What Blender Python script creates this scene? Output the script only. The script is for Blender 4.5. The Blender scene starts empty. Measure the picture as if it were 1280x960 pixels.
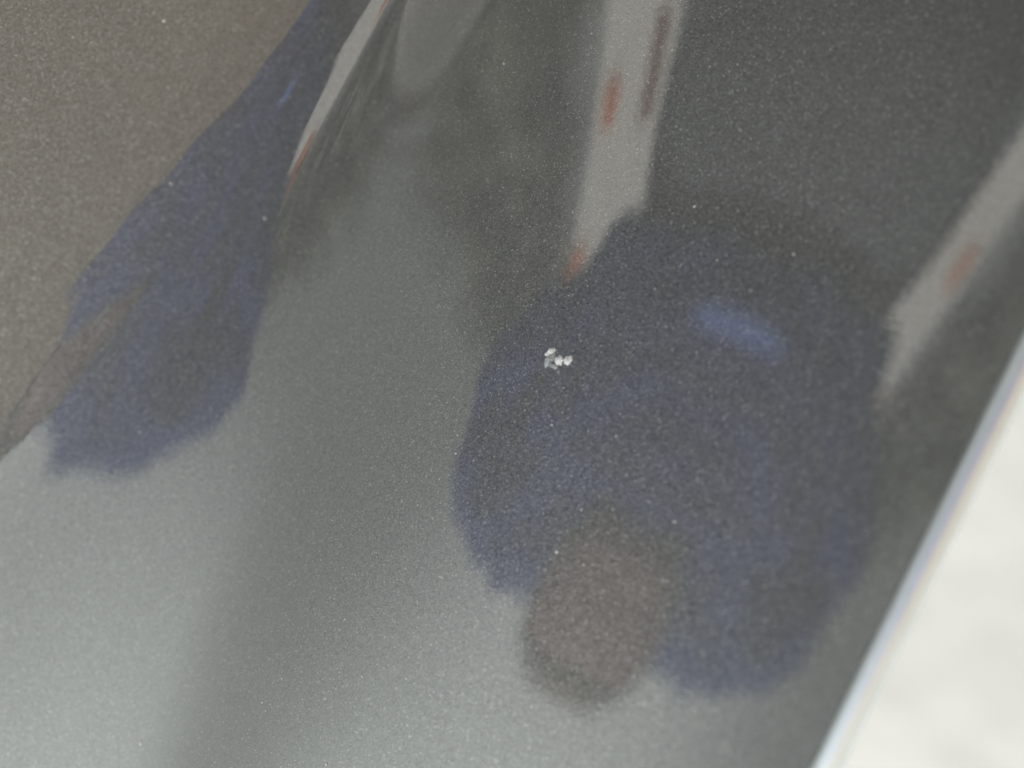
import bpy, bmesh, math, random
import numpy as np
from mathutils import Vector, Matrix, noise
rad = math.radians
random.seed(7); rng = np.random.default_rng(7)
scene = bpy.context.scene

# ---------------------------------------------------------------- camera
# panel frame: P0 a point on the panel, RT along the panel to the right, UP up the panel, NN its outward direction
TILT = rad(40)
P0 = Vector((0, 0, 0.85)); RT = Vector((1, 0, 0))
UP = Vector((0, math.sin(TILT), math.cos(TILT))); NN = Vector((0, -math.cos(TILT), math.sin(TILT)))
CAM = P0 + NN * 0.10
F_PX = 1005.0
yaw = math.atan(215 / F_PX)
AX = -NN * math.cos(yaw) + RT * math.sin(yaw)
XC = RT * math.cos(yaw) + NN * math.sin(yaw)
s26, c26 = math.sin(rad(26)), math.cos(rad(26))
xi = -UP * s26 - XC * c26          # the phone was held almost upside down
yi = -UP * c26 + XC * s26
cd = bpy.data.cameras.new('camera'); cam = bpy.data.objects.new('camera', cd)
scene.collection.objects.link(cam)
m = Matrix((xi, yi, -AX)).transposed().to_4x4(); m.translation = CAM
cam.matrix_world = m
cd.sensor_width = 36; cd.lens = 36 * F_PX / 1280
cd.clip_start = 0.002; cd.clip_end = 500
cd.dof.use_dof = True; cd.dof.focus_distance = 0.1105
cd.dof.aperture_fstop = cd.lens / 4.3        # a 4.3 mm pupil, as in a phone
scene.camera = cam

# ---------------------------------------------------------------- sky and sun
SUN = Vector((-0.22, 0.72, 0.66)).normalized()
world = bpy.data.worlds.new('World'); scene.world = world; world.use_nodes = True
wn = world.node_tree; wn.nodes.clear()
sky = wn.nodes.new('ShaderNodeTexSky'); sky.sky_type = 'NISHITA'; sky.sun_disc = False
sky.sun_elevation = math.asin(SUN.z); sky.sun_rotation = math.atan2(SUN.x, SUN.y)
sky.dust_density = 6.0; sky.air_density = 1.0; sky.ozone_density = 0.6
bg = wn.nodes.new('ShaderNodeBackground'); bg.inputs[1].default_value = 0.15
wo = wn.nodes.new('ShaderNodeOutputWorld')
# thin bright cloud veil over the whole dome
wtc = wn.nodes.new('ShaderNodeTexCoord'); wnz = wn.nodes.new('ShaderNodeTexNoise')
wnz.inputs['Scale'].default_value = 1.6; wnz.inputs['Detail'].default_value = 5
wn.links.new(wtc.outputs['Generated'], wnz.inputs['Vector'])
wmr = wn.nodes.new('ShaderNodeMapRange'); wmr.inputs[1].default_value = .3; wmr.inputs[2].default_value = .7
wmr.inputs[3].default_value = .86; wmr.inputs[4].default_value = .97
wn.links.new(wnz.outputs['Fac'], wmr.inputs[0])
wmx = wn.nodes.new('ShaderNodeMix'); wmx.data_type = 'RGBA'
wn.links.new(wmr.outputs[0], wmx.inputs[0]); wn.links.new(sky.outputs[0], wmx.inputs[6])
# the cloud is a dull grey bank round the horizon and thins to a bright veil overhead
wsx = wn.nodes.new('ShaderNodeSeparateXYZ'); wn.links.new(wtc.outputs['Generated'], wsx.inputs[0])
wad = wn.nodes.new('ShaderNodeMath'); wad.operation = 'MULTIPLY_ADD'; wad.inputs[1].default_value = .22
wn.links.new(wnz.outputs['Fac'], wad.inputs[0]); wn.links.new(wsx.outputs[2], wad.inputs[2])
wel = wn.nodes.new('ShaderNodeMapRange'); wel.interpolation_type = 'SMOOTHSTEP'
wel.inputs[1].default_value = .58; wel.inputs[2].default_value = 1.13
wn.links.new(wad.outputs[0], wel.inputs[0])
wcm = wn.nodes.new('ShaderNodeMix'); wcm.data_type = 'RGBA'
wcm.inputs[6].default_value = (1.95, 2.0, 1.85, 1); wcm.inputs[7].default_value = (7.6, 8.1, 7.8, 1)
wn.links.new(wel.outputs[0], wcm.inputs[0]); wn.links.new(wcm.outputs[2], wmx.inputs[7])
wn.links.new(wmx.outputs[2], bg.inputs[0]); wn.links.new(bg.outputs[0], wo.inputs[0])
sl = bpy.data.lights.new('sun', 'SUN'); sl.energy = 2.4; sl.angle = rad(0.53); sl.color = (1, 0.965, 0.92)
so = bpy.data.objects.new('sun', sl); scene.collection.objects.link(so)
so.rotation_euler = (-SUN).to_track_quat('-Z', 'Y').to_euler()
vs = scene.view_settings
vs.view_transform = 'Standard'; vs.look = 'None'; vs.gamma = 1; vs.use_curve_mapping = False
vs.exposure = 1.3

# ---------------------------------------------------------------- helpers
COL = scene.collection
def link(o, parent=None):
    COL.objects.link(o)
    if parent is not None: o.parent = parent
    return o
def empty(name, label, cat, loc=(0, 0, 0), group=None):
    o = bpy.data.objects.new(name, None); link(o); o.location = loc; o.empty_display_size = 0.05
    o['label'] = label; o['category'] = cat
    if group: o['group'] = group
    bpy.context.view_layer.update()
    return o
def mesh_obj(name, verts, faces, mat, parent=None, smooth=True):
    me = bpy.data.meshes.new(name); me.from_pydata([tuple(v) for v in verts], [], faces); me.update()
    if smooth: me.polygons.foreach_set('use_smooth', [True] * len(me.polygons))
    me.materials.append(mat)
    o = bpy.data.objects.new(name, me); link(o, parent)
    if parent is not None:
        off = Vector(parent.location); p = parent.parent
        while p is not None: off += Vector(p.location); p = p.parent
        me.transform(Matrix.Translation(-off))
    return o
def bm_obj(name, bm, mat, parent=None, smooth=True):
    vs_ = [v.co.copy() for v in bm.verts]; bm.verts.index_update()
    fs = [[v.index for v in f.verts] for f in bm.faces]; bm.free()
    return mesh_obj(name, vs_, fs, mat, parent, smooth)
def box_bm(lo, hi, bevel=0.0):
    bm = bmesh.new(); bmesh.ops.create_cube(bm, size=1)
    lo, hi = Vector(lo), Vector(hi)
    for v in bm.verts: v.co = Vector([(lo[i] + hi[i]) / 2 + v.co[i] * (hi[i] - lo[i]) for i in range(3)])
    if bevel: bmesh.ops.bevel(bm, geom=bm.edges[:], offset=bevel, segments=2, affect='EDGES')
    return bm
def tube(pts, radii, seg=16, flat=(1.0, 1.0), ref=Vector((1, 0, 0))):
    """closed tapering tube through pts; cross-section scaled by flat along / across ref"""
    V, Fc = [], []
    n = len(pts); pts = [Vector(p) for p in pts]
    for i, p in enumerate(pts):
        t = (pts[min(i + 1, n - 1)] - pts[max(i - 1, 0)]).normalized()
        u = (ref - t * ref.dot(t)).normalized(); w = t.cross(u)
        rr = radii[i]; ru, rw = rr if isinstance(rr, tuple) else (rr * flat[0], rr * flat[1])
        for k in range(seg):
            a = 2 * math.pi * k / seg
            V.append(p + u * math.cos(a) * ru + w * math.sin(a) * rw)
    for i in range(n - 1):
        for k in range(seg):
            Fc.append([i * seg + k, i * seg + (k + 1) % seg, (i + 1) * seg + (k + 1) % seg, (i + 1) * seg + k])
    Fc.append(list(range(seg))[::-1]); Fc.append([(n - 1) * seg + k for k in range(seg)])
    return V, Fc

def new_mat(name):
    mt = bpy.data.materials.new(name); mt.use_nodes = True
    nt = mt.node_tree; return mt, nt, nt.nodes['Principled BSDF']
def plain(name, col, rough=0.7, metal=0.0, var=0.12, scale=8.0, bump=0.0, bscale=60.0):
    mt, nt, b = new_mat(name)
    tc = nt.nodes.new('ShaderNodeTexCoord'); nz = nt.nodes.new('ShaderNodeTexNoise')
    nz.inputs['Scale'].default_value = scale; nz.inputs['Detail'].default_value = 6
    nt.links.new(tc.outputs['Object'], nz.inputs['Vector'])
    rp = nt.nodes.new('ShaderNodeValToRGB')
    rp.color_ramp.elements[0].position = 0.3; rp.color_ramp.elements[1].position = 0.7
    rp.color_ramp.elements[0].color = tuple(c * (1 - var) for c in col) + (1,)
    rp.color_ramp.elements[1].color = tuple(min(1, c * (1 + var)) for c in col) + (1,)
    nt.links.new(nz.outputs['Fac'], rp.inputs['Fac']); nt.links.new(rp.outputs['Color'], b.inputs['Base Color'])
    b.inputs['Roughness'].default_value = rough; b.inputs['Metallic'].default_value = metal
    if bump:
        n2 = nt.nodes.new('ShaderNodeTexNoise'); n2.inputs['Scale'].default_value = bscale; n2.inputs['Detail'].default_value = 4
        bp = nt.nodes.new('ShaderNodeBump'); bp.inputs['Strength'].default_value = bump; bp.inputs['Distance'].default_value = 0.01
        nt.links.new(tc.outputs['Object'], n2.inputs['Vector']); nt.links.new(n2.outputs['Fac'], bp.inputs['Height'])
        nt.links.new(bp.outputs['Normal'], b.inputs['Normal'])
    return mt

# ---------------------------------------------------------------- materials
def paint_material():
    mt, nt, b = new_mat('metallic_paint'); N = nt.nodes.new; L = nt.links.new
    tc = N('ShaderNodeTexCoord'); geo = N('ShaderNodeNewGeometry')
    def flakes(size, amount):
        vo = N('ShaderNodeTexVoronoi'); vo.inputs['Scale'].default_value = 1 / size
        L(tc.outputs['Object'], vo.inputs['Vector'])
        sb = N('ShaderNodeVectorMath'); sb.operation = 'SUBTRACT'; sb.inputs[1].default_value = (.5, .5, .5)
        L(vo.outputs['Color'], sb.inputs[0])
        sc = N('ShaderNodeVectorMath'); sc.operation = 'SCALE'; sc.inputs['Scale'].default_value = amount
        L(sb.outputs[0], sc.inputs[0]); return vo, sc
    v1, f1 = flakes(0.00014, 0.36)
    v2, f2 = flakes(0.00030, 0.07)
    ad = N('ShaderNodeVectorMath'); ad.operation = 'ADD'; L(f1.outputs[0], ad.inputs[0]); L(f2.outputs[0], ad.inputs[1])
    a2 = N('ShaderNodeVectorMath'); a2.operation = 'ADD'; L(ad.outputs[0], a2.inputs[0]); L(geo.outputs['Normal'], a2.inputs[1])
    nm = N('ShaderNodeVectorMath'); nm.operation = 'NORMALIZE'; L(a2.outputs[0], nm.inputs[0])
    L(nm.outputs[0], b.inputs['Normal'])
    rp = N('ShaderNodeValToRGB'); sp = N('ShaderNodeSeparateColor'); L(v1.outputs['Color'], sp.inputs[0])
    rp.color_ramp.elements[0].color = (.10, .102, .098, 1); rp.color_ramp.elements[0].position = 0.0
    rp.color_ramp.elements[1].color = (.21, .213, .204, 1); rp.color_ramp.elements[1].position = 0.97
    e = rp.color_ramp.elements.new(0.992); e.color = (.45, .45, .43, 1)
    L(sp.outputs[0], rp.inputs['Fac']); L(rp.outputs['Color'], b.inputs['Base Color'])
    b.inputs['Metallic'].default_value = 0.85; b.inputs['Roughness'].default_value = 0.55
    b.inputs['Coat Weight'].default_value = 1.0; b.inputs['Coat Roughness'].default_value = 0.03
    b.inputs['Coat IOR'].default_value = 1.8
    nz = N('ShaderNodeTexNoise'); nz.inputs['Scale'].default_value = 900; nz.inputs['Detail'].default_value = 2
    L(tc.outputs['Object'], nz.inputs['Vector'])
    bp = N('ShaderNodeBump'); bp.inputs['Strength'].default_value = 0.12; bp.inputs['Distance'].default_value = 0.00004
    L(nz.outputs['Fac'], bp.inputs['Height']); L(bp.outputs['Normal'], b.inputs['Coat Normal'])
    return mt
M_PAINT = paint_material()
M_TRIM = plain('polished_metal', (.84, .89, .90), 0.42, 1.0, 0.03, 300)
M_BACK = plain('dark_primer', (.05, .05, .05), 0.6)
M_CHIPW = plain('chip_white', (.75, .76, .76), 0.5, 0, 0.12, 2500, 0.4, 4000)
M_CHIPG = plain('chip_grey', (.34, .36, .37), 0.5, 0, 0.25, 2500, 0.4, 4000)
M_DUST = plain('dust', (.8, .79, .76), 0.7, 0, 0.3, 3000)
M_CONC = plain('pale_concrete', (.25, .25, .243), 0.85, 0, 0.16, 4, 0.3, 120)
M_NAVY = plain('navy_cloth', (.013, .034, .22), 0.85, 0, 0.2, 30, 0.3, 300)
M_BLUE = plain('sunlit_shirt_blue', (.2, .34, .9), 0.8, 0, 0.1, 30)  # brighter blue for the shirt's sunlit spot, light put into the colour
M_TROUSER = plain('grey_cloth', (.12, .135, .15), 0.9, 0, 0.2, 30, 0.3, 300)
M_SKIN = plain('skin', (.32, .19, .175), 0.5, 0, 0.08, 20)
M_HAIR = plain('brown_hair', (.17, .115, .09), 0.6, 0, 0.3, 80)
M_EYE = plain('eye', (.5, .5, .48), 0.2, 0, 0.02)
M_SHOE = plain('shoe_leather', (.03, .03, .03), 0.5)
M_RENDER = plain('pale_render', (.84, .835, .81), 0.9, 0, 0.06, 2, 0.3, 40)
M_TERRA = plain('terracotta', (.66, .22, .08), 0.8, 0, 0.2, 6)
M_BRICKR = plain('dark_red_brick', (.22, .10, .085), 0.85, 0, 0.25, 6)
M_BROWN = plain('tan_brick', (.34, .265, .195), 0.85, 0, 0.15, 3)
M_GLASS = plain('window_glass', (.04, .05, .055), 0.08, 0, 0.05)
M_LEAF = plain('leaf', (.24, .245, .20), 0.6, 0, 0.35, 1.5)
M_BARK = plain('bark', (.12, .09, .07), 0.9, 0, 0.3, 6)

# ---------------------------------------------------------------- ground
def ground():
    n = 48; V = []; Fc = []
    xs = np.concatenate([-np.geomspace(150, .6, n), np.linspace(-.5, .5, 3), np.geomspace(.6, 150, n)])
    for y in xs:
        for x in xs: V.append((x, y, 0))
    k = len(xs)
    for j in range(k - 1):
        for i in range(k - 1): Fc.append([j * k + i, j * k + i + 1, (j + 1) * k + i + 1, (j + 1) * k + i])
    o = mesh_obj('pavement', V, Fc, M_CONC); o['kind'] = 'structure'; o['label'] = 'pale sunlit concrete pavement beyond the panel edge'
ground()

# ---------------------------------------------------------------- the car panel
# cross-section of the pressing: (mm along the panel, turn of the surface in degrees)
KN = [(-31,39),(-29.71,38.35),(-27.98,37.24),(-25.52,34.91),(-22.19,30.84),(-18.57,25.93),(-14.65,20.76),(-10.46,15.95),(-6.04,12.05),(0.00,9.00),(6.33,8.51),(12.44,10.07),(18.88,12.82),(25.76,15.80),(33.19,17.95),(39.86,18.50),(45.50,17.89),(51.39,16.27),(58.96,12.93),(65.08,9.39),(69.65,6.40),(73.40,2.31),(76.99,-2.63),(80.44,-7.35),(83.72,-12.20),(87.42,-17.75),(90.88,-22.66),(94.13,-26.72),(98.17,-30.79),(102.84,-34.12),(108.03,-36.50),(112.87,-38.05),(117.39,-39.25),(121.64,-40.30),(155,-36),(175,-22),(200,-8),(240,-1),(290,1),(340,2)]
kx = np.array([k[0] for k in KN]) * 1e-3; ks = np.radians([k[1] for k in KN])
def pchip(xk, yk, xq):
    h = np.diff(xk); d = np.diff(yk) / h; mm = np.zeros_like(yk)
    mm[1:-1] = (d[:-1] * h[1:] + d[1:] * h[:-1]) / (h[:-1] + h[1:]); mm[0], mm[-1] = d[0], d[-1]
    i = np.clip(np.searchsorted(xk, xq) - 1, 0, len(xk) - 2); t = (xq - xk[i]) / h[i]
    return ((2*t**3-3*t**2+1)*yk[i] + (t**3-2*t**2+t)*h[i]*mm[i] + (-2*t**3+3*t**2)*yk[i+1] + (t**3-t**2)*h[i]*mm[i+1])
XF = np.linspace(-0.031, 0.340, 8000)
SF = pchip(kx, ks, XF)
HF = np.concatenate([[0], np.cumsum(-.5 * (np.tan(SF[1:]) + np.tan(SF[:-1])) * np.diff(XF))])
HF -= np.interp(0, XF, HF)
X_EDGE = -0.0266
def skew(x):
    t = np.clip((x - 0.005) / 0.05, 0, 1); q = np.clip((x - .05) / .05, 0, 1)
    return 0.10 * t * t * (3 - 2 * t) - .36 * q * q * (3 - 2 * q)
def lean(x): q = np.clip((x - .045) / .08, 0, 1); return q * q * (3 - 2 * q)
def height(x, u):
    xx = x + skew(x) * u
    t = np.clip((x - .04) / .045, 0, 1); t = t * t * (3 - 2 * t)
    return np.interp(xx, XF, HF) + .25 * t * np.minimum((u - .025) ** 2, .012) + .10 * lean(x) * u
def PT(x, u, h=0.0):
    return P0 + RT * x + UP * u + NN * (float(height(x, u)) + h)

panel = empty('car_panel', 'dark grey metallic car panel, glossy, with a white paint chip and polished trim', 'car panel', P0)
def outer_skin():
    xs = np.concatenate([np.arange(X_EDGE, .14, .0008), np.linspace(.14, .30, 40)[0:]])
    us = np.concatenate([np.linspace(-.30, -.09, 30)[:-1], np.arange(-.09, .15, .0012), np.linspace(.15, .30, 20)])
    V = []; Fc = []; nx, nu = len(xs), len(us)
    for u in us:
        hs = height(xs, u)
        for x, h in zip(xs, hs): V.append(P0 + RT * float(x) + UP * float(u) + NN * float(h))
    for j in range(nu - 1):
        for i in range(nx - 1): Fc.append([j*nx+i, j*nx+i+1, (j+1)*nx+i+1, (j+1)*nx+i])
    return mesh_obj('outer_skin', V, Fc, M_PAINT, panel)
skin = outer_skin()
def inner_skin():
    xs = np.linspace(X_EDGE + .004, .295, 60); us = np.linspace(-.298, .298, 30)
    V = []; Fc = []; nx, nu = len(xs), len(us)
    for hh in (-.002, -.006):
        for u in us:
            for x in xs: V.append(PT(float(x), float(u), hh))
    B = nx * nu
    for j in range(nu - 1):
        for i in range(nx - 1):
            q = [j*nx+i, j*nx+i+1, (j+1)*nx+i+1, (j+1)*nx+i]; Fc.append(q); Fc.append([B + k for k in q[::-1]])
    for i in range(nx - 1):
        Fc.append([i, B+i, B+i+1, i+1]); t = (nu-1)*nx; Fc.append([t+i, t+i+1, B+t+i+1, B+t+i])
    for j in range(nu - 1):
        Fc.append([j*nx, (j+1)*nx, B+(j+1)*nx, B+j*nx]); Fc.append([j*nx+nx-1, B+j*nx+nx-1, B+(j+1)*nx+nx-1, (j+1)*nx+nx-1])
    mesh_obj('inner_skin', V, Fc, M_BACK, panel)
inner_skin()
def trim():
    # half-round polished strip clipped over the raw edge
    cx, ch = X_EDGE - .0012, float(height(X_EDGE, 0)) - .0002
    seg = 24; us = np.linspace(-.30, .30, 160); V = []; Fc = []
    for j, u in enumerate(us):
        for k in range(seg):
            a = 2 * math.pi * k / seg
            V.append(P0 + RT * (cx + .0014 * math.cos(a)) + UP * float(u) + NN * (ch + .0012 * math.sin(a)))
    for j in range(len(us) - 1):
        for k in range(seg): Fc.append([j*seg+k, j*seg+(k+1) % seg, (j+1)*seg+(k+1) % seg, (j+1)*seg+k])
    Fc.append(list(range(seg))); Fc.append([(len(us)-1)*seg+k for k in range(seg)][::-1])
    o = mesh_obj('trim_strip', V, Fc, M_TRIM, panel); o['label'] = 'bright polished metal trim along the panel edge'
trim()

# a point of the panel seen at a photograph pixel (used to set the chip and the dust on the surface)
def on_panel(px, py):
    dx, dy = px - 640, py - 480
    a = -c26 * dx - s26 * dy; b = -s26 * dx + c26 * dy
    q = AX + XC * (a / F_PX) + UP * (b / F_PX)
    t0, t1 = .06, .25
    for _ in range(40):
        t = (t0 + t1) / 2; p = CAM + q * t - P0
        if p.dot(NN) > float(height(p.dot(RT), p.dot(UP))): t0 = t
        else: t1 = t
    p = CAM + q * t0 - P0
    return p.dot(RT), p.dot(UP)
def mirror_ray(px, py):
    x, u = on_panel(px, py); d = 2e-4
    n = (PT(x + d, u) - PT(x - d, u)).cross(PT(x, u + d) - PT(x, u - d)).normalized()
    if n.dot(NN) < 0: n = -n
    p = PT(x, u); q = (p - CAM).normalized()
    return p, q - n * 2 * q.dot(n)
def flake_lump(name, px, py, lx, ly, rot, hgt, mat, parent, seed):
    """a ragged crumb lying on the panel; lx, ly half sizes in mm, rot in picture degrees"""
    x, u = on_panel(px, py); rr = random.Random(seed)
    bm = bmesh.new(); bmesh.ops.create_icosphere(bm, subdivisions=4, radius=1)
    ca, sa = math.cos(rot), math.sin(rot)
    base = PT(x, u)
    for v in bm.verts:
        c = v.co; k = 1 + .55 * noise.noise(c * 1.7 + Vector((seed * 3.1, 0, 0))) + .30 * noise.noise(c * 4.5 + Vector((seed, 5, 0)))
        gx, gy = c.x * lx * k * 1.18e-3, c.y * ly * k * 1.18e-3
        gx, gy = gx * ca - gy * sa, gx * sa + gy * ca
        w = xi * gx + yi * gy; h = max(-.2, c.z) * hgt * 1e-3 * k
        v.co = base + w - NN * w.dot(NN) * .0 + NN * h
    return bm_obj(name, bm, mat, parent)
chip = empty('paint_chip', '', '', (0, 0, 0))
del chip['label']; del chip['category']
chip.parent = panel; chip['label'] = 'small white chip in the paint'
for i, (px, py, lx, ly, rot, hg, mt) in enumerate([
    (689.5, 441.5, .62, .50, rad(50), .22, M_CHIPW), (700, 450.5, .58, .50, 0, .25, M_CHIPW),
    (711.5, 450, .58, .42, rad(30), .22, M_CHIPW), (685.5, 452, .70, .42, rad(80), .15, M_CHIPG),
    (690.5, 449.5, .60, .50, 0, .12, M_CHIPG), (694.5, 458.8, .75, .26, rad(-25), .12, M_CHIPG)]):
    flake_lump('paint_fragment', px, py, lx, ly, rot, hg, mt, chip, i + 1)
# dust on the clear coat
def dust():
    bm = bmesh.new()
    spots = [(868,258,.16),(727,637,.2),(843,652,.2),(176,929,.3),(175,540,.2),(992,318,.14),(1128,685,.3),(572,544,.16),(570,567,.16),(696,690,.25),(730,706,.15),(214,230,.3),(205,26,.3),(331,273,.2),(201,305,.12),(407,873,.15),(328,878,.15),(332,888,.14),(508,848,.2),(408,955,.2),(545,0,.1),(690,531,.14),(896,325,.12),(770,545,.15),(352,848,.14),(431,774,.14),(65,825,.18),(86,877,.16),(630,80,.12)]
    spots += [(random.uniform(0, 1150), random.uniform(0, 960), random.uniform(.05, .10)) for _ in range(150)]
    for px, py, s in spots:
        if (px - 1020) > (960 - py) * .49: continue
        x, u = on_panel(px, py)
        if x < X_EDGE + .002: continue
        r = bmesh.ops.create_icosphere(bm, subdivisions=1, radius=s * .75e-3)
        c = PT(x, u); st = random.uniform(.8, 1.8); d = (RT * random.uniform(-1, 1) + UP * random.uniform(-1, 1)).normalized()
        for v in r['verts']:
            p = v.co * random.uniform(.75, 1.15); p += d * p.dot(d) * (st - 1); v.co = c + p
    o = bm_obj('dust_specks', bm, M_DUST, panel); o['kind'] = 'stuff'
dust()

# ---------------------------------------------------------------- the person bending over the panel (mirrored in the clear coat)
def person():
    P = empty('person', 'person in navy shirt and grey trousers leaning over the panel, mirrored in its clear coat', 'person', (.2, -.66, 0))
    # body: one continuous skinned figure
    J = [((.20,-.62,.97),.09), ((.20,-.58,1.10),.08), ((.20,-.51,1.24),.08), ((.20,-.46,1.33),.065), ((.20,-.42,1.385),.05),   # pelvis .. neck
         ((.20,-.385,1.385),.05),
         ((.36,-.44,1.355),.045), ((.56,-.42,1.27),.038), ((.37,-.60,1.15),.028),          # arm, hand on the hip
         ((.04,-.45,1.355),.045), ((.0,-.60,1.13),.036), ((.01,-.58,.90),.03),           # arm, forearm raised
         ((.295,-.64,.90),.095), ((.30,-.63,.50),.06), ((.30,-.67,.09),.042), ((.30,-.56,.04),.035),
         ((.105,-.64,.90),.095), ((.10,-.63,.50),.06), ((.10,-.67,.09),.042), ((.10,-.56,.04),.035)]
    E_ = [(0,1),(1,2),(2,3),(3,4),(4,5),(3,6),(6,7),(7,8),(3,9),(9,10),(10,11),(0,12),(12,13),(13,14),(14,15),(0,16),(16,17),(17,18),(18,19)]
    def hand(w, d, side, curl, k0):
        """palm and five fingers rooted at joint w, pointing along d, thumb to side"""
        d = Vector(d).normalized(); s = Vector(side); s = (s - d * s.dot(d)).normalized(); c = d.cross(s) * curl
        base = Vector(J[w][0]); palm = len(J); J.append((tuple(base + d * .05), .030)); E_.append((w, palm))
        for q, (o_, ln) in enumerate(((-.030,.066),(-.010,.078),(.010,.074),(.029,.060))):
            a = len(J); r0 = base + d * .088 + s * o_
            J.append((tuple(r0), .0105)); J.append((tuple(r0 + d * ln * .5 + c * ln * .18), .0092)); J.append((tuple(r0 + d * ln * .8 + c * ln * .62), .0078))
            E_.extend([(palm, a), (a, a + 1), (a + 1, a + 2)])
        a = len(J); J.append((tuple(base + d * .04 + s * -.045), .012)); J.append((tuple(base + d * .075 + s * -.062 + c * .02), .0105))
        E_.extend([(palm, a), (a, a + 1)])
    hand(8, (-.7,-.5,-.3), (0,0,1), 1, 0); hand(11, (.05,.2,-.95), (0,1,0), -1, 0)
    me = bpy.data.meshes.new('body'); me.from_pydata([Vector(j[0]) - Vector(P.location) for j in J], E_, [])
    o = bpy.data.objects.new('body', me); link(o, P)
    me.materials.append(M_SKIN)
    bpy.context.view_layer.objects.active = o
    md = o.modifiers.new('skin', 'SKIN'); md.use_smooth_shade = True
    for v, j in zip(me.skin_vertices[0].data, J): v.radius = (j[1], j[1])
    me.skin_vertices[0].data[0].use_root = True
    sb = o.modifiers.new('sub', 'SUBSURF'); sb.levels = 2; sb.render_levels = 2
    # head: shaped ellipsoid with jaw, brow and nose
    hc = Vector((.180, -.405, 1.325)); fwd = Vector((0, .72, -.69)).normalized(); hr = Vector((1, 0, 0)); hu = hr.cross(fwd)
    bm = bmesh.new(); bmesh.ops.create_uvsphere(bm, u_segments=40, v_segments=28, radius=1)
    for v in bm.verts:
        c = v.co.copy(); x, y, z = c.x * .073, c.y * .098, c.z * .122
        if z < 0: t = min(1, -z / .122); x *= 1 - .32 * t; y *= 1 - .18 * t
        if c.y > .55:
            g = math.exp(-((x / .014) ** 2)); nose = g * math.exp(-(((z + .022) / .026) ** 2)); y += .024 * nose
            y -= .012 * math.exp(-(((abs(x) - .032) / .016) ** 2)) * math.exp(-((z / .014) ** 2))
            y += .007 * math.exp(-((x / .026) ** 2)) * math.exp(-(((z + .062) / .010) ** 2))
            y -= .005 * math.exp(-((x / .03) ** 2)) * math.exp(-(((z + .0625) / .003) ** 2))
        v.co = hc + hr * x + fwd * y + hu * z
    head = bm_obj('head', bm, M_SKIN, P)
    for s in (-1, 1):
        bm = bmesh.new(); bmesh.ops.create_uvsphere(bm, u_segments=14, v_segments=10, radius=.0115)
        for v in bm.verts: v.co = hc + hr * (s * .032) + fwd * .078 + v.co
        bm_obj('eye', bm, M_EYE, head)
        bm = bmesh.new(); bmesh.ops.create_uvsphere(bm, u_segments=16, v_segments=12, radius=1)
        for v in bm.verts:
            c = v.co; v.co = hc + hr * (s * (.072 + c.x * .010)) + fwd * (-.008 + c.y * .019) + hu * (-.005 + c.z * .032)
        bm_obj('ear', bm, M_SKIN, head)
    bm = bmesh.new(); bmesh.ops.create_uvsphere(bm, u_segments=40, v_segments=28, radius=1)
    for v in bm.verts:
        c = v.co.copy(); k = 1.07 + .05 * noise.noise(c * 5)
        p = Vector((c.x * .073 * k, c.y * .098 * k - .006, c.z * .122 * k + .004)); v.co = p
    bmesh.ops.delete(bm, geom=[v for v in bm.verts if v.co.y > .035 + .35 * (v.co.z - .07) * (v.co.z > .07) and v.co.z < .085 or v.co.z < -.055 or (v.co.z < 0 and v.co.y > -.02)], context='VERTS')
    for v in bm.verts: q = v.co; v.co = hc + hr * q.x + fwd * q.y + hu * q.z
    hair = bm_obj('hair', bm, M_HAIR, head)
    sd = hair.modifiers.new('thick', 'SOLIDIFY'); sd.thickness = .006
    # shirt: lofted torso and long sleeves, fused into one garment
    V, Fc = tube([(.20,-.56,1.095),(.20,-.535,1.13),(.20,-.50,1.21),(.20,-.465,1.30),(.20,-.44,1.36),(.20,-.425,1.40),(.20,-.41,1.425)],
                 [(.215,.125),(.228,.13),(.24,.128),(.235,.125),(.185,.105),(.12,.08),(.065,.06)], 32)
    def add(pts, rr):
        V2, F2 = tube(pts, rr, 24, ref=Vector((0, 1, 0))); b = len(V); V.extend(V2); Fc.extend([[b + k for k in f] for f in F2])
    add([(.26,-.44,1.35),(.37,-.43,1.36),(.47,-.42,1.335),(.565,-.41,1.285),(.575,-.43,1.245),(.50,-.49,1.20),(.40,-.57,1.17)], [.08,.085,.082,.078,.074,.07,.055])
    add([(.14,-.45,1.35),(.05,-.46,1.36),(.02,-.53,1.26),(.005,-.59,1.15),(.008,-.59,1.03),(.01,-.585,.93)], [.075,.082,.072,.064,.056,.045])
    sh = mesh_obj('shirt', V, Fc, M_NAVY, P); 
    rm = sh.modifiers.new('fuse', 'REMESH'); rm.mode = 'VOXEL'; rm.voxel_size = .011; rm.use_smooth_shade = True
    sm = sh.modifiers.new('smooth', 'SMOOTH'); sm.iterations = 4
    tx = bpy.data.textures.new('folds', 'CLOUDS'); tx.noise_scale = .065
    dp = sh.modifiers.new('folds', 'DISPLACE'); dp.texture = tx; dp.strength = .06; dp.mid_level = .5
    # sunlit spot on the shirt front, painted as a light blue patch
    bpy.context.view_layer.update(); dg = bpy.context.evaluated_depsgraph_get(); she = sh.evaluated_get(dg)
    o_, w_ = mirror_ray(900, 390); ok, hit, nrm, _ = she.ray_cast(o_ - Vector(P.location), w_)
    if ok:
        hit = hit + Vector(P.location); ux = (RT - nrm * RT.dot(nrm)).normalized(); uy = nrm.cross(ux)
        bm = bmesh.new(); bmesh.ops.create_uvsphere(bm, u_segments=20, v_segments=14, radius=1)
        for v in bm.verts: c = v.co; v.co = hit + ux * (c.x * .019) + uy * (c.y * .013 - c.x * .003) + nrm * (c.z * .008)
        bm_obj('painted_highlight', bm, M_BLUE, sh)
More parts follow.
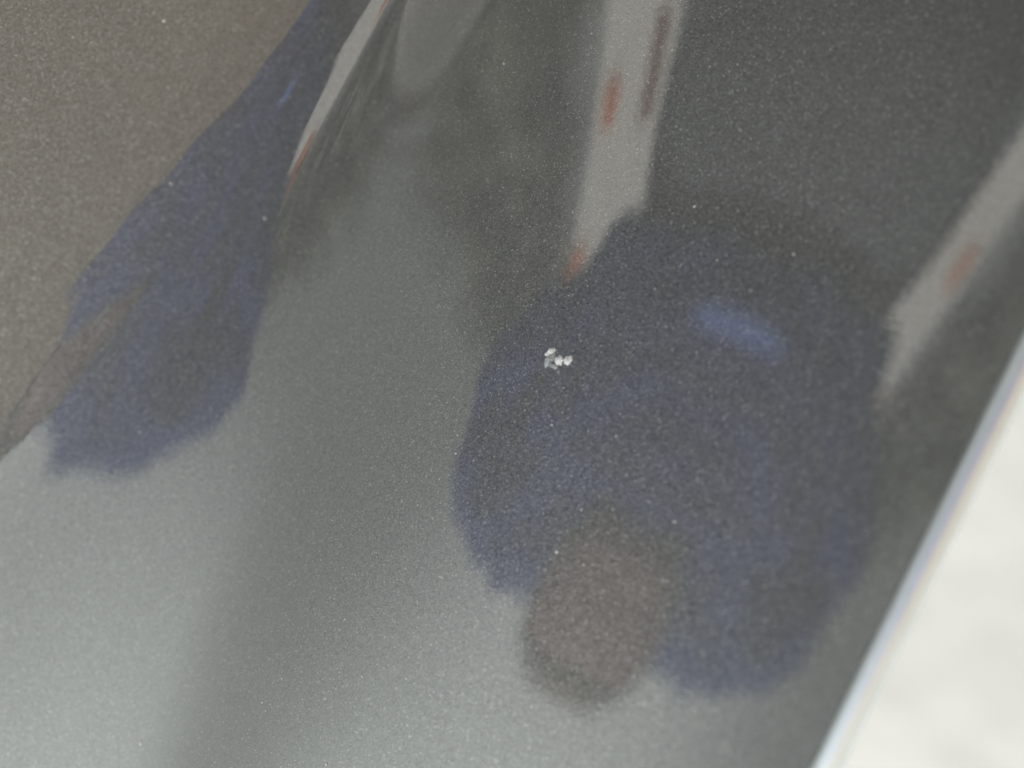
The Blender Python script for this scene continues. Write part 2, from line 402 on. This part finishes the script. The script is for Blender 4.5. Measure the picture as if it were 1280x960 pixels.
    # trousers: two tapering legs from a waist
    V, Fc = tube([(.20,-.60,1.15),(.20,-.60,1.09),(.20,-.62,1.00),(.20,-.63,.93),(.20,-.635,.84)], [(.12,.06),(.165,.105),(.19,.14),(.195,.135),(.185,.12)], 28)
    tr = mesh_obj('trousers', V, Fc, M_TROUSER, P)
    for s in (-1, 1):
        V, Fc = tube([(.2+s*.09,-.635,.90),(.2+s*.098,-.635,.70),(.2+s*.10,-.63,.48),(.2+s*.10,-.65,.25),(.2+s*.10,-.66,.07)], [.105,.098,.082,.074,.078], 22)
        mesh_obj('trouser_leg', V, Fc, M_TROUSER, tr)
        V, Fc = tube([(.2+s*.10,-.71,.045),(.2+s*.10,-.66,.055),(.2+s*.10,-.58,.045),(.2+s*.10,-.50,.03),(.2+s*.10,-.47,.022)], [.032,.045,.042,.036,.018], 18)
        mesh_obj('shoe', V, Fc, M_SHOE, P)
person()

# ---------------------------------------------------------------- what else the clear coat mirrors: a rendered house, a tan house, a tree
def house(name, label, az, dist, half_w, depth, eave, apex, wall_m, brick_m, spots):
    c = Vector((math.sin(rad(az)) * dist, -math.cos(rad(az)) * dist, 0))
    f = Vector((-math.sin(rad(az)), math.cos(rad(az)), 0)); r = Vector((f.y, -f.x, 0))
    H = empty(name, label, 'house', c)
    def Q(x, y, z): return c + r * x - f * y + Vector((0, 0, z))
    V = [Q(-half_w,0,0),Q(half_w,0,0),Q(half_w,0,eave),Q(0,0,apex),Q(-half_w,0,eave)] + [Q(-half_w,depth,0),Q(half_w,depth,0),Q(half_w,depth,eave),Q(0,depth,apex),Q(-half_w,depth,eave)]
    Fc = [[0,1,2,3,4],[9,8,7,6,5],[1,6,7,2],[5,0,4,9],[2,7,8,3],[4,3,8,9],[0,5,6,1]]
    mesh_obj('wall', V, Fc, wall_m, H, False)
    rf = None
    for s in (-1, 1):
        n = Vector((s * (apex - eave), 0, half_w)).normalized() * .12
        e0, e1 = (s * (half_w + .25), eave - .25 * (apex - eave) / half_w), (0, apex)
        V = []
        for (x, z) in (e0, e1):
            for y in (-.2, depth + .2):
                V += [Q(x + n.x * .02, y, z + .01), Q(x + n.x, y, z + n.z)]
        bm = bmesh.new(); vv = [bm.verts.new(v) for v in V]; bmesh.ops.convex_hull(bm, input=vv)
        bm_obj('roof_slope', bm, M_TERRA, H, False)
    for (x0, x1, z0, z1, kind) in spots:
        if kind == 'window':
            w = bm_obj('window', box_bm((0,0,0),(1,1,1)), M_RENDER, H, False)
            def rb(o, x0, x1, y0, y1, z0, z1):
                for v, cc in zip(o.data.vertices, [v.co for v in o.data.vertices]): pass
            me = w.data; me.clear_geometry()
            VV = [Q(x, y, z) - H.location for x in (x0, x1) for y in (-.05, .02) for z in (z0, z1)]
            FF = [[0,1,3,2],[4,6,7,5],[0,4,5,1],[2,3,7,6],[0,2,6,4],[1,5,7,3]]
            me.from_pydata(VV, [], FF)
            VV = [Q(x, y, z) for x in (x0+.07, x1-.07) for y in (-.06, 0) for z in (z0+.07, z1-.07)]
            mesh_obj('pane', VV, FF, M_GLASS, w, False)
        else:
            VV = [Q(x, y, z) for x in (x0, x1) for y in (-.06, .02) for z in (z0, z1)]
            FF = [[0,1,3,2],[4,6,7,5],[0,4,5,1],[2,3,7,6],[0,2,6,4],[1,5,7,3]]
            mesh_obj('brick_panel', VV, FF, brick_m if kind == 'brick' else M_TERRA, H, False)
    return H
house('rendered_house', 'pale rendered house with terracotta roof, mirrored beside the navy shirt', 32.5, 10, 1.75, 5, 5.3, 6.8, M_RENDER, M_BRICKR,
      [(1.25, 1.55, 2.6, 3.15, 'terra'), (.3, .6, 2.0, 3.2, 'brick'), (1.35, 1.7, 4.75, 5.25, 'terra'), (-1.4, -.7, 1.2, 2.6, 'window')])
house('brown_house', 'tan brick house standing behind the person, mirrored brown in the clear coat', -28, 4.7, 3.5, 5, 9.8, 11.2, M_BROWN, M_BRICKR,
      [(-1.4, -.5, 1.0, 2.4, 'window'), (.5, 1.4, 1.0, 2.4, 'window')])

def tree(az, dist, top, rx, n, label, seed):
    rr = random.Random(seed)
    c = Vector((math.sin(rad(az)) * dist, -math.cos(rad(az)) * dist, 0))
    T = empty('broadleaf_tree', label, 'tree', c, 'trees mirrored in the panel')
    V, Fc = tube([c, c + Vector((.05, 0, top * .2)), c + Vector((0, .1, top * .45)), c + Vector((.1, 0, top * .75))], [.2, .16, .11, .04], 12)
    tk = mesh_obj('trunk', V, Fc, M_BARK, T)
    for k in range(7):
        a = k * 2.4; z = top * (.25 + .06 * k)
        V, Fc = tube([c + Vector((0, 0, z)), c + Vector((math.cos(a) * rx * .4, math.sin(a) * rx * .4, z + top * .1)), c + Vector((math.cos(a) * rx * .75, math.sin(a) * rx * .75, z + top * .22))], [.07, .045, .015], 8)
        mesh_obj('limb', V, Fc, M_BARK, tk)
    cl = []                                       # leaf clumps, thinning out towards an airy top
    for k in range(90):
        h = rr.random() ** 1.7; a = rr.uniform(0, 6.283); q = math.sqrt(rr.random()) * rx * (1 - .35 * h)
        cl.append((Vector((math.cos(a) * q, math.sin(a) * q, top * (.08 + .92 * h))), rr.uniform(.5, 1.0) * rx * .6))
    V = []; Fc = []
    for k in range(n):
        p, s = cl[k % len(cl)]
        q = c + p + Vector((rr.gauss(0, 1), rr.gauss(0, 1), rr.gauss(0, .8))) * s * .55
        if q.z < .8: q.z = .8 + rr.random()
        d = Vector((rr.gauss(0, 1), rr.gauss(0, 1), rr.gauss(0, 1))).normalized(); e = d.orthogonal().normalized(); L_ = rr.uniform(.12, .2)
        g = d.cross(e); b = len(V)
        V += [q - d * L_, q + e * L_ * .5 + g * .015, q + d * L_, q - e * L_ * .5 + g * .015]; Fc.append([b, b+1, b+2, b+3])
    mesh_obj('crown', V, Fc, M_LEAF, T)
for az, ds, tp, rx, n, lb, sd in [
    (52, 12.2, 7.0, 1.6, 10000, 'tallest green tree next to the pale rendered house, mirrored in the panel', 3),
    (68, 12.5, 2.4, 1.7, 11000, 'small green tree after the tall one in the mirrored row', 5),
    (78, 12.0, 2.3, 1.7, 11000, 'small round green tree in the middle of the mirrored row', 8),
    (88, 12.0, 2.4, 1.7, 11000, 'small green tree last but one in the mirrored row', 11),
    (98, 12.0, 2.2, 1.7, 10000, 'last and lowest green tree of the mirrored row', 14)]:
    tree(az, ds, tp, rx, n, lb, sd)
